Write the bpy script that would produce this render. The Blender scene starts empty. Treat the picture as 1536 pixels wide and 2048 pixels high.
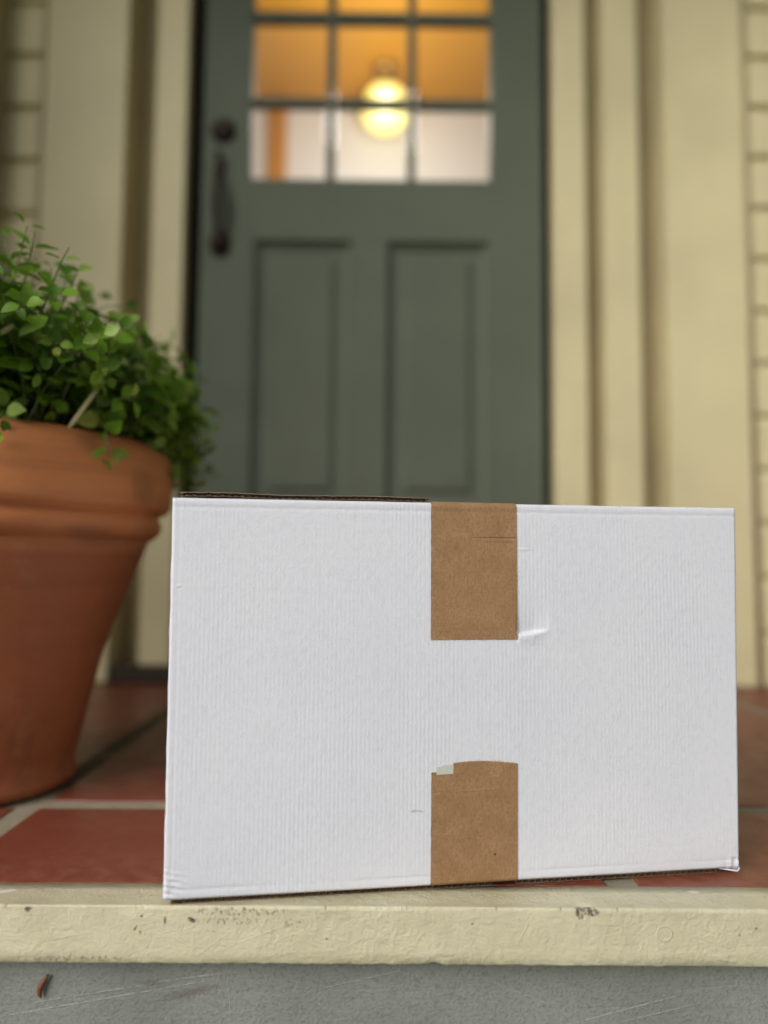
import bpy, bmesh, math, random
from math import sin, cos, pi, radians
from mathutils import Vector, Matrix, noise, Quaternion

# ------------------------------------------------------------------ camera, world, light, exposure
scn = bpy.context.scene
C = scn.collection
cam_d = bpy.data.cameras.new("camera"); cam = bpy.data.objects.new("camera", cam_d); C.objects.link(cam)
P, R, Y = radians(4.2), radians(0.5), radians(0.3)
fwd = Vector((sin(Y)*cos(P), cos(Y)*cos(P), sin(P)))
r0 = Vector((cos(Y), -sin(Y), 0)); u0 = r0.cross(fwd)
rt = r0*cos(R) + u0*sin(R); up = rt.cross(fwd)
m3 = Matrix((rt, up, -fwd)).transposed()
cam.matrix_world = Matrix.Translation((0, 0, 0.29)) @ m3.to_4x4()
cam_d.sensor_fit = 'VERTICAL'; cam_d.sensor_height = 24.0; cam_d.lens = 24.0*1500/2048
cam_d.clip_start = 0.02; cam_d.clip_end = 400
cam_d.dof.use_dof = True; cam_d.dof.focus_distance = 0.698; cam_d.dof.aperture_fstop = 0.88
cam_d.dof.aperture_blades = 0
scn.camera = cam

SUN_EL, SUN_AZ = radians(30), radians(-40)      # azimuth measured from behind the camera towards the right
w = bpy.data.worlds.new("World"); scn.world = w; w.use_nodes = True
nt = w.node_tree; bg = nt.nodes['Background']
sky = nt.nodes.new('ShaderNodeTexSky'); sky.sky_type = 'NISHITA'; sky.sun_disc = False
sky.sun_elevation = SUN_EL; sky.sun_rotation = pi - SUN_AZ
sky.air_density = 1.0; sky.dust_density = 6.0; sky.ozone_density = 1.0
hs = nt.nodes.new('ShaderNodeHueSaturation'); hs.inputs['Saturation'].default_value = 0.32
nt.links.new(sky.outputs[0], hs.inputs['Color']); nt.links.new(hs.outputs[0], bg.inputs['Color'])
bg.inputs['Strength'].default_value = 0.07

sun_d = bpy.data.lights.new("sun", 'SUN'); sun = bpy.data.objects.new("sun", sun_d); C.objects.link(sun)
sun_d.energy = 1.4; sun_d.angle = radians(40); sun_d.color = (1.0, 0.98, 0.955)
sdir = Vector((sin(SUN_AZ)*cos(SUN_EL), -cos(SUN_AZ)*cos(SUN_EL), sin(SUN_EL)))
sun.rotation_euler = sdir.to_track_quat('Z', 'Y').to_euler(); sun.location = (1, -3, 5)

scn.view_settings.view_transform = 'Standard'; scn.view_settings.look = 'None'
scn.view_settings.exposure = 0.30; scn.view_settings.gamma = 1.0
scn.cycles.use_denoising = True
scn.cycles.max_bounces = 10; scn.cycles.diffuse_bounces = 6; scn.cycles.transparent_max_bounces = 12
scn.cycles.sample_clamp_indirect = 6.0; scn.cycles.caustics_reflective = False; scn.cycles.caustics_refractive = False

# ------------------------------------------------------------------ helpers
def tag(o, label=None, cat=None, group=None, kind=None):
    if label: o['label'] = label
    if cat: o['category'] = cat
    if group: o['group'] = group
    if kind: o['kind'] = kind
    return o
def empty(name, loc, label, cat, group=None, rz=0.0):
    o = bpy.data.objects.new(name, None); C.objects.link(o); o.location = loc; o.rotation_euler = (0, 0, rz)
    o.empty_display_size = 0.05
    return tag(o, label, cat, group)
def link(name, bm, mats, parent=None, smooth=False, world=True):
    """one mesh object; world=True: vertices are in world space and are moved into the parent's space"""
    me = bpy.data.meshes.new(name)
    bmesh.ops.recalc_face_normals(bm, faces=bm.faces)
    bm.to_mesh(me); bm.free()
    if not isinstance(mats, (list, tuple)): mats = [mats]
    for m in mats: me.materials.append(m)
    if smooth:
        me.polygons.foreach_set('use_smooth', [True]*len(me.polygons))
    o = bpy.data.objects.new(name, me); C.objects.link(o)
    if parent is not None:
        o.parent = parent
        if world:
            mw = Matrix.Identity(4); p = parent
            while p is not None:
                mw = p.matrix_parent_inverse @ p.matrix_basis @ mw; p = p.parent
            o.matrix_parent_inverse = mw.inverted()     # mesh stays in world coordinates
    return o
def box(bm, x0, x1, y0, y1, z0, z1, bev=0.0, mi=0, seg=2):
    r = bmesh.ops.create_cube(bm, size=1.0)
    vs = r['verts']
    for v in vs:
        v.co = Vector(((x0+x1)/2+v.co.x*(x1-x0), (y0+y1)/2+v.co.y*(y1-y0), (z0+z1)/2+v.co.z*(z1-z0)))
    fs = set(f for v in vs for f in v.link_faces)
    for f in fs: f.material_index = mi
    if bev > 0:
        es = set(e for v in vs for e in v.link_edges)
        rr = bmesh.ops.bevel(bm, geom=list(es), offset=bev, segments=seg, affect='EDGES', profile=0.5)
        for f in rr['faces']: f.material_index = mi
def lathe(bm, prof, cx, cy, n=96, z0=0.0, wob=0.0):
    rings = []
    for (r, z) in prof:
        ring = []
        for i in range(n):
            a = 2*pi*i/n
            rr = r*(1+wob*noise.noise(Vector((cos(a)*2, sin(a)*2, z*8)))) if wob else r
            ring.append(bm.verts.new((cx+rr*cos(a), cy+rr*sin(a), z0+z)))
        rings.append(ring)
    for a, b in zip(rings, rings[1:]):
        for i in range(n):
            bm.faces.new((a[i], a[(i+1) % n], b[(i+1) % n], b[i]))
    return rings
def tube(bm, pts, rads, n=8, cap=True):
    pts = [Vector(p) for p in pts]
    rings = []
    for i, p in enumerate(pts):
        d = (pts[min(i+1, len(pts)-1)]-pts[max(i-1, 0)])
        d = d.normalized() if d.length > 1e-9 else Vector((0, 0, 1))
        a = d.orthogonal().normalized() if i == 0 else (rings_a - d*rings_a.dot(d)).normalized()
        rings_a = a
        b = d.cross(a)
        r = rads[i] if isinstance(rads, (list, tuple)) else rads
        rings.append([bm.verts.new(p+(a*cos(2*pi*k/n)+b*sin(2*pi*k/n))*r) for k in range(n)])
    for A, B in zip(rings, rings[1:]):
        for k in range(n): bm.faces.new((A[k], A[(k+1) % n], B[(k+1) % n], B[k]))
    if cap:
        bm.faces.new(rings[0][::-1]); bm.faces.new(rings[-1])

# ------------------------------------------------------------------ node helper
class NT:
    def __init__(s, name, rough=0.6, spec=0.5):
        s.m = bpy.data.materials.new(name); s.m.use_nodes = True
        s.t = s.m.node_tree; s.b = s.t.nodes['Principled BSDF']
        s.b.inputs['Roughness'].default_value = rough
        s.b.inputs['Specular IOR Level'].default_value = spec
        s.dz = 0.0; s.tc = s.t.nodes.new('ShaderNodeTexCoord'); s.P = s.tc.outputs['Object']
        s.gen = s.P
    def inp(s, sock, v):
        if v is None: return
        if hasattr(v, 'is_output') or isinstance(v, bpy.types.NodeSocket): s.t.links.new(v, sock)
        else:
            if hasattr(sock.default_value, '__len__') and not hasattr(v, '__len__'): v = [v]*len(sock.default_value)
            if hasattr(sock.default_value, '__len__') and len(sock.default_value) == 4 and len(v) == 3: v = (*v, 1)
            sock.default_value = v
    def math(s, op, a, b=None, c=None, clamp=False):
        n = s.t.nodes.new('ShaderNodeMath'); n.operation = op; n.use_clamp = clamp
        s.inp(n.inputs[0], a); s.inp(n.inputs[1], b)
        if c is not None: s.inp(n.inputs[2], c)
        return n.outputs[0]
    def vmath(s, op, a, b=None, out=0):
        n = s.t.nodes.new('ShaderNodeVectorMath'); n.operation = op
        s.inp(n.inputs[0], a); s.inp(n.inputs[1], b)
        return n.outputs[out]
    def scale(s, v, k):
        n = s.t.nodes.new('ShaderNodeVectorMath'); n.operation = 'MULTIPLY'; s.inp(n.inputs[0], v); s.inp(n.inputs[1], k if hasattr(k, '__len__') else (k, k, k))
        return n.outputs[0]
    def noise(s, scale, det=3, rough=0.55, vec=None, dist=0.0, color=False):
        n = s.t.nodes.new('ShaderNodeTexNoise'); s.inp(n.inputs['Vector'], vec if vec is not None else s.P)
        n.inputs['Scale'].default_value = scale; n.inputs['Detail'].default_value = det
        n.inputs['Roughness'].default_value = rough; n.inputs['Distortion'].default_value = dist
        return n.outputs[1] if color else n.outputs[0]
    def vor(s, scale, vec=None, feat='F1', rnd=1.0):
        n = s.t.nodes.new('ShaderNodeTexVoronoi'); n.feature = feat
        s.inp(n.inputs['Vector'], vec if vec is not None else s.P)
        n.inputs['Scale'].default_value = scale; n.inputs['Randomness'].default_value = rnd
        return n.outputs[0]
    def remap(s, v, a, b, c=0.0, d=1.0, smooth=False):
        n = s.t.nodes.new('ShaderNodeMapRange'); s.inp(n.inputs[0], v)
        n.inputs[1].default_value = a; n.inputs[2].default_value = b; n.inputs[3].default_value = c; n.inputs[4].default_value = d
        if smooth: n.interpolation_type = 'SMOOTHSTEP'
        return n.outputs[0]
    def mix(s, f, a, b, mode='MIX'):
        n = s.t.nodes.new('ShaderNodeMix'); n.data_type = 'RGBA'; n.blend_type = mode
        s.inp(n.inputs[0], f); s.inp(n.inputs[6], a); s.inp(n.inputs[7], b)
        return n.outputs[2]
    def sep(s, v):
        n = s.t.nodes.new('ShaderNodeSeparateXYZ'); s.inp(n.inputs[0], v); return n.outputs
    def bump(s, h, dist, strength=1.0, nrm=None):
        n = s.t.nodes.new('ShaderNodeBump'); s.inp(n.inputs['Height'], h)
        n.inputs['Distance'].default_value = dist; n.inputs['Strength'].default_value = strength
        if nrm is not None: s.t.links.new(nrm, n.inputs['Normal'])
        return n.outputs[0]
    def set(s, color=None, rough=None, nrm=None, **kw):
        if color is not None: s.inp(s.b.inputs['Base Color'], color)
        if rough is not None: s.inp(s.b.inputs['Roughness'], rough)
        if nrm is not None: s.t.links.new(nrm, s.b.inputs['Normal'])
        for k, v in kw.items(): s.inp(s.b.inputs[k.replace('_', ' ')], v)
        return s.m
    def blob(s, x, z, rx, rz, ang=0.0, ragged=0.25, soft=0.25, axes='xz', nz=None):
        """soft-edged ragged ellipse mask centred on a surface point (object coordinates)"""
        o = s.sep(s.P)
        X = s.math('SUBTRACT', o[0], x); Z = s.math('SUBTRACT', o[2] if axes == 'xz' else o[1], z+s.dz)
        ca, sa = cos(ang), sin(ang)
        u = s.math('ADD', s.math('MULTIPLY', X, ca), s.math('MULTIPLY', Z, sa))
        v = s.math('SUBTRACT', s.math('MULTIPLY', Z, ca), s.math('MULTIPLY', X, sa))
        u = s.math('DIVIDE', u, rx); v = s.math('DIVIDE', v, rz)
        d = s.math('SQRT', s.math('ADD', s.math('MULTIPLY', u, u), s.math('MULTIPLY', v, v)))
        if nz is not None and ragged:
            d = s.math('ADD', d, s.math('MULTIPLY', s.math('SUBTRACT', nz, 0.5), ragged*4))
        return s.remap(d, 1.0-soft, 1.0+soft, 1.0, 0.0, smooth=True)
    def maxi(s, lst):
        o = lst[0]
        for k in lst[1:]: o = s.math('MAXIMUM', o, k)
        return o

# ------------------------------------------------------------------ materials
def painted(name, col, rough=0.5, bumpd=0.0006, grime=0.08):
    n = NT(name, rough)
    a = n.noise(3.0, 4); b = n.noise(60.0, 3)
    dark = tuple(c*(1-grime*2) for c in col)
    c = n.mix(n.remap(a, 0.35, 0.7), col, dark)
    st = n.noise(6.0, 5, vec=n.scale(n.P, (14, 14, 0.6)))
    c = n.mix(n.math('MULTIPLY', n.remap(st, 0.5, 0.75), 0.35), c, tuple(x*0.82 for x in col))
    return n.set(c, n.remap(b, 0.2, 0.8, rough-0.08, rough+0.12), n.bump(n.math('ADD', b, n.math('MULTIPLY', st, 1.2)), bumpd, 0.8))

M = {}
M['cream'] = painted('cream_house_paint', (0.66, 0.588, 0.345), 0.55, 0.0008)
M['green'] = painted('sage_green_door_paint', (0.116, 0.134, 0.096), 0.62, 0.0006)
M['green'].node_tree.nodes['Principled BSDF'].inputs['Specular IOR Level'].default_value = 0.22
M['groove'] = painted('shaded_cream_paint', (0.44, 0.37, 0.21), 0.6, 0.0008)  # dimmer cream: shade of the recesses and left return put into the colour
M['black'] = NT('black_weatherstrip', 0.9, 0.05).set((0.003, 0.003, 0.003))
M['bronze'] = (lambda n: n.set(n.mix(n.noise(40), (0.016, 0.009, 0.006), (0.03, 0.016, 0.010)), 0.6, Metallic=0.2))(NT('dark_bronze', 0.4))
M['sill'] = painted('shadow_dark_threshold', (0.040, 0.028, 0.017), 0.85, 0.001)  # colour darkened to carry the floor shadow along the wall base
M['ceil_paint'] = painted('porch_ceiling_paint', (0.42, 0.38, 0.27), 0.6, 0.0004)

def mk_tile():
    n = NT('red_clay_tile', 0.5, 0.4)
    a = n.noise(5.0, 5, 0.6); b = n.noise(260.0, 3, 0.6); c2 = n.noise(26.0, 4)
    c = n.mix(n.remap(a, 0.3, 0.7), (0.165, 0.040, 0.024), (0.215, 0.058, 0.034))
    c = n.mix(n.math('MULTIPLY', n.remap(c2, 0.52, 0.75), 0.45), c, (0.15, 0.045, 0.03))
    g = n.t.nodes.new('ShaderNodeNewGeometry')
    c = n.mix(n.remap(g.outputs['Random Per Island'], 0, 1, 0.0, 0.45), c, (0.20, 0.075, 0.04))
    # dust and grit gathering along the front edge
    yy = n.sep(n.P)[1]
    dust = n.math('MULTIPLY', n.remap(yy, 0.80, 0.70, 0.0, 1.0), n.remap(n.noise(60, 4), 0.4, 0.7))
    c = n.mix(n.math('MULTIPLY', dust, 0.35), c, (0.40, 0.20, 0.12))
    sp = n.remap(n.vor(46.0), 0.045, 0.02)
    c = n.mix(n.math('MULTIPLY', sp, 0.5), c, (0.5, 0.35, 0.28))
    pit = n.remap(n.vor(210.0), 0.14, 0.08)
    c = n.mix(n.math('MULTIPLY', pit, n.remap(n.noise(12), 0.5, 0.6, 0, 0.6)), c, (0.10, 0.04, 0.03))
    h = n.math('ADD', n.math('MULTIPLY', b, 0.35), n.math('SUBTRACT', c2, pit))
    return n.set(c, n.remap(c2, 0.3, 0.7, 0.30, 0.50), n.bump(h, 0.0007, 0.7))
M['tile'] = mk_tile()
def mk_grout():
    n = NT('sandy_grout', 0.9, 0.2)
    a = n.noise(40, 4); b = n.noise(420, 3, 0.7)
    c = n.mix(a, (0.25, 0.225, 0.155), (0.36, 0.325, 0.235))
    c = n.mix(n.remap(b, 0.55, 0.7, 0, 0.5), c, (0.24, 0.22, 0.17))
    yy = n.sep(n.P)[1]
    darkening = n.math('MULTIPLY', n.math('MULTIPLY', n.remap(yy, 0.94, 1.02), n.remap(n.sep(n.P)[0], 0.1, 0.4, 1.0, 0.15)), n.remap(n.noise(8, 4), 0.3, 0.5, 0.6, 1.0))  # shade and grime of the back left joints put into the colour
    c = n.mix(n.math('MULTIPLY', darkening, 0.85), c, (0.075, 0.062, 0.038))
    return n.set(c, 0.9, n.bump(b, 0.0015, 0.9))
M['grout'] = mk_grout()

def mk_nosing():
    n = NT('chipped_cream_edge_paint', 0.4, 0.5)
    o = n.sep(n.P)
    nz = n.noise(170, 4, 0.65); nzb = n.noise(90, 5, 0.7); nzc = n.noise(240, 3, 0.6, vec=n.scale(n.P, (1.0, 1.0, 0.55)))
    big = n.noise(26, 3); mid = n.noise(120, 5, 0.6, dist=0.5); fine = n.noise(380, 3, 0.65)
    wr = n.vor(70, vec=n.vmath('ADD', n.P, n.scale(n.noise(50, 2, color=True), 0.02)), feat='DISTANCE_TO_EDGE')
    base = n.mix(n.remap(big, 0.3, 0.7), (0.555, 0.520, 0.350), (0.620, 0.582, 0.405))
    base = n.mix(n.math('MULTIPLY', n.remap(n.noise(9, 4), 0.45, 0.7), 0.35), base, (0.50, 0.46, 0.31))
    # chips: worn places with a shape of their own
    holes = n.maxi([n.blob(0.1740, -0.0045, 0.0036, 0.0050, 0.2, 0.30, 0.08, nz=nzc),
                    n.blob(0.1835, -0.0030, 0.0075, 0.0034, -0.1, 0.30, 0.08, nz=nzc),
                    n.blob(-0.1800, -0.0120, 0.0010, 0.0026, 0.0, 0.15, 0.2, nz=nzb),
                    n.blob(-0.1575, -0.0115, 0.0034, 0.0018, -0.5, 0.35, 0.2, nz=nzb),
                    n.blob(-0.2050, -0.0185, 0.0009, 0.0024, -0.6, 0.15, 0.2, nz=nzb),
                    n.blob(-0.2010, -0.0220, 0.0010, 0.0010, 0, 0.2, 0.2, nz=nzb),
                    n.blob(-0.2000, -0.0085, 0.0011, 0.0008, 0, 0.2, 0.2, nz=nzb),
                    n.blob(-0.2960, -0.0035, 0.0030, 0.0018, 0, 0.35, 0.2, nz=nzb),
                    n.blob(0.3250, -0.0160, 0.0016, 0.0012, 0, 0.3, 0.2, nz=nzb),
                    n.blob(0.3110, -0.0215, 0.0008, 0.0006, 0, 0.2, 0.2, nz=nzb),
                    n.blob(0.0820, -0.0135, 0.0010, 0.0008, 0, 0.2, 0.2, nz=nzb),
                    n.blob(-0.0420, -0.0265, 0.0010, 0.0008, 0, 0.2, 0.2, nz=nzb)])
    holes = n.math('MULTIPLY', holes, n.math('LESS_THAN', o[1], 0.6672))
    c = n.mix(holes, base, n.mix(n.remap(n.noise(420, 3, 0.6, vec=n.scale(n.P, (1, 1, 0.5))), 0.42, 0.58), (0.09, 0.075, 0.05), (0.46, 0.42, 0.30)))
    nick = n.math('MULTIPLY', n.math('MULTIPLY', n.remap(o[2], -0.0030, -0.0012), n.math('LESS_THAN', o[1], 0.6665)), n.remap(n.noise(55, 5, 0.75, vec=n.scale(n.P, (1, 0, 0))), 0.585, 0.62))
    c = n.mix(n.math('MULTIPLY', nick, 0.75), c, (0.17, 0.14, 0.085))
    # grazed band just under the top edge, near the box's corner
    sc1 = n.blob(-0.118, -0.0045, 0.040, 0.0035, 0, 0.0, 0.5)
    sc2 = n.blob(-0.125, -0.0125, 0.030, 0.0030, 0, 0.0, 0.5)
    sc3 = n.blob(-0.252, -0.0440, 0.040, 0.0026, 0, 0.0, 0.5)
    sc4 = n.blob(-0.070, -0.0140, 0.010, 0.0035, 0, 0.0, 0.5)
    spk = n.remap(n.noise(360, 4, 0.75, vec=n.scale(n.P, (1, 1, 0.6))), 0.53, 0.60)
    scuff = n.math('MULTIPLY', n.maxi([sc1, n.math('MULTIPLY', sc2, 0.7), sc3, n.math('MULTIPLY', sc4, 0.7)]), spk)
    c = n.mix(n.math('MULTIPLY', scuff, 0.75), c, (0.16, 0.13, 0.075))
    specks = n.math('MULTIPLY', n.remap(n.vor(120), 0.10, 0.05), n.remap(n.noise(33, 2), 0.60, 0.66))
    c = n.mix(n.math('MULTIPLY', specks, 0.7), c, (0.12, 0.10, 0.06))
    # faint dirt on the lower lip and dirt spots along the top
    lip = n.math('MULTIPLY', n.remap(o[2], -0.041, -0.047), n.remap(n.noise(70, 4), 0.42, 0.6))
    c = n.mix(n.math('MULTIPLY', lip, 0.45), c, (0.20, 0.17, 0.09))
    white = n.maxi([n.blob(0.2860, 0.6990, 0.0052, 0.0026, 0, 0.05, 0.12, axes='xy', nz=nz),
                    n.blob(-0.3330, 0.6900, 0.0120, 0.0030, 0.3, 0.15, 0.15, axes='xy', nz=nz)])
    white = n.math('MULTIPLY', white, n.math('GREATER_THAN', o[2], -0.002))
    c = n.mix(white, c, (0.80, 0.78, 0.68))
    brown = n.math('MULTIPLY', n.math('MULTIPLY', n.blob(-0.215, 0.684, 0.05, 0.004, 0.05, 0.0, 0.6, axes='xy'), n.math('GREATER_THAN', o[2], -0.002)), spk)
    c = n.mix(n.math('MULTIPLY', brown, 0.6), c, (0.30, 0.20, 0.09))
    # relief: brush drags, blisters, scratches
    drag = n.noise(40, 4, 0.6, vec=n.scale(n.P, (0.5, 1, 2.2)), dist=1.2)
    scr = []; wig = n.noise(22, 2)
    for (x, z, l, a) in [(-0.10, -0.024, 0.030, 0.35), (-0.085, -0.028, 0.022, 0.33), (-0.165, -0.030, 0.026, -0.45), (-0.265, -0.026, 0.018, 0.2), (-0.29, -0.034, 0.014, 0.9),
                         (-0.14, -0.032, 0.014, 0.6), (0.108, -0.03, 0.012, 1.3), (0.125, -0.022, 0.010, 1.1), (-0.02, -0.030, 0.012, 0.5), (0.03, -0.012, 0.014, 0.1),
                         (0.196, -0.02, 0.012, 1.2), (0.29, -0.028, 0.016, -0.3)]:
        scr.append(n.blob(x, z, l, 0.0005, a, 0.55, 0.7, nz=wig))
    scr = n.maxi(scr)
    ring = n.blob(0.2465, -0.0205, 0.0068, 0.0068, 0, 0.04, 0.08, nz=nz)
    ring2 = n.blob(0.2465, -0.0205, 0.0058, 0.0058, 0, 0.04, 0.08, nz=nz)
    h = n.math('ADD', n.math('MULTIPLY', n.math('MULTIPLY', mid, 1.5), n.remap(n.noise(14, 2), 0.35, 0.65, 0.35, 1.0)), n.math('MULTIPLY', drag, 0.8))
    h = n.math('ADD', h, n.math('MULTIPLY', n.remap(wr, 0.0, 0.06), n.remap(n.noise(18, 2), 0.5, 0.65, 0.0, 0.10)))
    h = n.math('ADD', h, n.math('MULTIPLY', fine, 0.6))
    h = n.math('ADD', h, n.math('MULTIPLY', scr, 0.16))
    h = n.math('ADD', h, n.math('MULTIPLY', n.math('SUBTRACT', ring, ring2), 0.35))
    h = n.math('SUBTRACT', h, n.math('MULTIPLY', n.math('ADD', holes, n.math('MULTIPLY', scuff, 0.4)), 1.0))
    return n.set(c, n.remap(mid, 0.3, 0.7, 0.32, 0.50), n.bump(h, 0.0013, 0.85))
M['nosing'] = mk_nosing()
def mk_riser():
    n = NT('worn_grey_riser_paint', 0.6, 0.4)
    a = n.noise(11, 4); b = n.noise(330, 3, 0.65); c2 = n.noise(75, 4, 0.6)
    nz = n.noise(130, 4, 0.7)
    c = n.mix(n.remap(a, 0.3, 0.7), (0.200, 0.214, 0.190), (0.262, 0.276, 0.248))
    c = n.mix(n.remap(b, 0.48, 0.70, 0, 0.55), c, (0.12, 0.12, 0.10))
    ln = [n.blob(-0.215, -0.082, 0.110, 0.0005, 0.16, 0, 0.6), n.blob(-0.250, -0.094, 0.105, 0.0006, 0.17, 0, 0.6), n.blob(-0.16, -0.0735, 0.045, 0.0005, 0.12, 0, 0.6),
          n.blob(0.225, -0.098, 0.055, 0.0006, 0.25, 0, 0.6), n.blob(0.245, -0.103, 0.045, 0.0005, 0.23, 0, 0.6), n.blob(-0.01, -0.074, 0.040, 0.0005, 0.22, 0, 0.6),
          n.blob(-0.13, -0.082, 0.0005, 0.022, 0.10, 0, 0.6), n.blob(0.13, -0.086, 0.028, 0.0004, -0.35, 0, 0.6), n.blob(0.30, -0.08, 0.030, 0.0004, 0.1, 0, 0.6)]
    ln = n.math('MULTIPLY', n.maxi(ln), n.remap(nz, 0.38, 0.55))
    c = n.mix(n.math('MULTIPLY', ln, 0.42), c, (0.50, 0.50, 0.45))
    smu = n.maxi([n.blob(-0.165, -0.0865, 0.022, 0.0035, 0.22, 0.3, 0.6, nz=nz), n.blob(-0.198, -0.0785, 0.010, 0.002, 0.1, 0.3, 0.6, nz=nz)])
    c = n.mix(n.math('MULTIPLY', smu, 0.5), c, (0.10, 0.08, 0.07))
    wsp = n.math('MULTIPLY', n.remap(n.vor(150), 0.09, 0.05), n.remap(n.noise(40, 2), 0.60, 0.64))
    c = n.mix(n.math('MULTIPLY', wsp, 0.7), c, (0.6, 0.6, 0.55))
    dsp = n.math('MULTIPLY', n.remap(n.vor(95, vec=n.vmath('ADD', n.P, (3.1, 0, 2.2))), 0.10, 0.05), n.remap(n.noise(25, 2), 0.56, 0.60))
    c = n.mix(n.math('MULTIPLY', dsp, 0.6), c, (0.07, 0.07, 0.06))
    h = n.math('ADD', n.math('MULTIPLY', b, 0.9), n.math('MULTIPLY', c2, 0.45))
    h = n.math('ADD', h, n.math('MULTIPLY', ln, 0.35))
    h = n.math('ADD', h, n.math('MULTIPLY', n.noise(60, 4, vec=n.scale(n.P, (0.4, 1, 3.5))), 0.7))
    return n.set(c, 0.58, n.bump(h, 0.0014, 0.8))
M['riser'] = mk_riser()

def mk_white_board():
    n = NT('white_corrugated_board', 0.62, 0.35); n.dz = 0.0063
    o = n.sep(n.P)
    per = 0.00395
    wx = n.math('ADD', o[0], n.math('MULTIPLY', n.math('SUBTRACT', n.noise(30, 2), 0.5), 0.0012))
    fl = n.math('SINE', n.math('MULTIPLY', wx, 2*pi/per))
    amp = n.remap(n.noise(14, 3, vec=n.scale(n.P, (1.0, 1, 0.35))), 0.3, 0.7, 0.0, 1.0)
    fl = n.math('MULTIPLY', fl, amp)
    fib = n.noise(560, 3, 0.65); mott = n.noise(150, 4, 0.6); big = n.noise(8, 3)
    c = n.mix(n.remap(big, 0.3, 0.7), (0.695, 0.710, 0.770), (0.740, 0.748, 0.800))
    c = n.mix(n.remap(n.math('ADD', n.math('MULTIPLY', fl, 0.5), 0.5), 0, 1, 0, 0.20), c, (0.56, 0.59, 0.63))
    c = n.mix(n.remap(mott, 0.48, 0.75, 0, 0.30), c, (0.56, 0.57, 0.60))
    # grey rub marks on the front
    front = n.math('LESS_THAN', o[1], 0.004)
    nz = n.noise(420, 4, 0.7)
    rub = n.math('MULTIPLY', n.maxi([n.blob(0.2215, 0.0672, 0.0034, 0.0013, 0.1, 0.35, 0.35, nz=nz), n.blob(0.2275, 0.0668, 0.0032, 0.0010, -0.2, 0.35, 0.35, nz=nz)]), front)
    c = n.mix(n.math('MULTIPLY', rub, 0.55), c, (0.36, 0.37, 0.38))
    h = n.math('ADD', n.math('MULTIPLY', fl, 0.16), n.math('MULTIPLY', fib, 0.8))
    h = n.math('ADD', h, n.math('MULTIPLY', mott, 1.2))
    # horizontal wash ripples across the flutes near the top
    h = n.math('ADD', h, n.math('MULTIPLY', n.noise(60, 3, vec=n.scale(n.P, (0.35, 1, 2.0))), 0.9))
    for (x, z, l, a, s) in [(0.328, 0.3085, 0.009, 0.0, 0.9), (0.018, 0.300, 0.018, 0.03, 0.25), (0.030, 0.272, 0.020, -0.02, 0.2), (0.006, 0.2720, 0.0022, 0.0, 1.2)]:
        h = n.math('ADD', h, n.math('MULTIPLY', n.blob(x, z, l, 0.0012, a, 0, 0.7), s))
    return n.set(c, 0.62, n.bump(h, 0.00036, 0.8))
M['board'] = mk_white_board()
def mk_kraft(name, light=(0.395, 0.240, 0.122), dark=(0.295, 0.170, 0.080), tape=True):
    n = NT(name, 0.66, 0.3); n.dz = 0.0063
    a = n.noise(45, 4, 0.65); f = n.noise(520, 3, 0.7, vec=n.scale(n.P, (1, 1, 0.55))); g = n.noise(300, 2, vec=n.scale(n.P, (0.5, 1, 1.6)))
    c = n.mix(n.remap(a, 0.3, 0.7), light, dark)
    c = n.mix(n.remap(f, 0.25, 0.60), tuple(x*0.80 for x in dark), c)
    c = n.mix(n.remap(g, 0.62, 0.78, 0, 0.30), c, (0.60, 0.40, 0.22))
    c = n.mix(n.remap(g, 0.34, 0.24, 0, 0.3), c, (0.12, 0.06, 0.03))
    h = n.math('ADD', n.math('MULTIPLY', f, 0.7), n.math('MULTIPLY', a, 0.7))
    if tape:
        dot = n.blob(0.2985, 0.0250, 0.0010, 0.0010, 0, 0, 0.3)
        c = n.mix(n.math('MULTIPLY', dot, 0.9), c, (0.03, 0.015, 0.01))
        cr = n.blob(0.304, 0.3188, 0.021, 0.0010, 0.0, 0, 0.6)
        c = n.mix(n.math('MULTIPLY', cr, 0.35), c, (0.20, 0.10, 0.045))
        h = n.math('SUBTRACT', h, n.math('MULTIPLY', cr, 2.2))
        h = n.math('ADD', h, n.math('MULTIPLY', n.blob(0.304, 0.3168, 0.021, 0.0014, 0, 0, 0.6), 1.4))
        h = n.math('ADD', h, n.math('MULTIPLY', n.blob(0.283, 0.0840, 0.022, 0.0010, 0.03, 0, 0.6), 0.9))
    return n.set(c, 0.62, n.bump(h, 0.0003, 0.8))
M['kraft'] = mk_kraft('kraft_paper_tape')
M['kraft_edge'] = mk_kraft('raw_cardboard_edge', (0.30, 0.22, 0.14), (0.16, 0.11, 0.065), False)
M['kraft_liner'] = mk_kraft('kraft_liner', (0.48, 0.37, 0.25), (0.36, 0.26, 0.16), False)
M['fibre'] = NT('tape_thread', 0.7).set((0.66, 0.50, 0.32))
M['residue'] = (lambda n: n.set(n.mix(n.noise(300, 3), (0.50, 0.52, 0.46), (0.60, 0.61, 0.55)), 0.5))(NT('torn_label_paper', 0.5))

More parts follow.
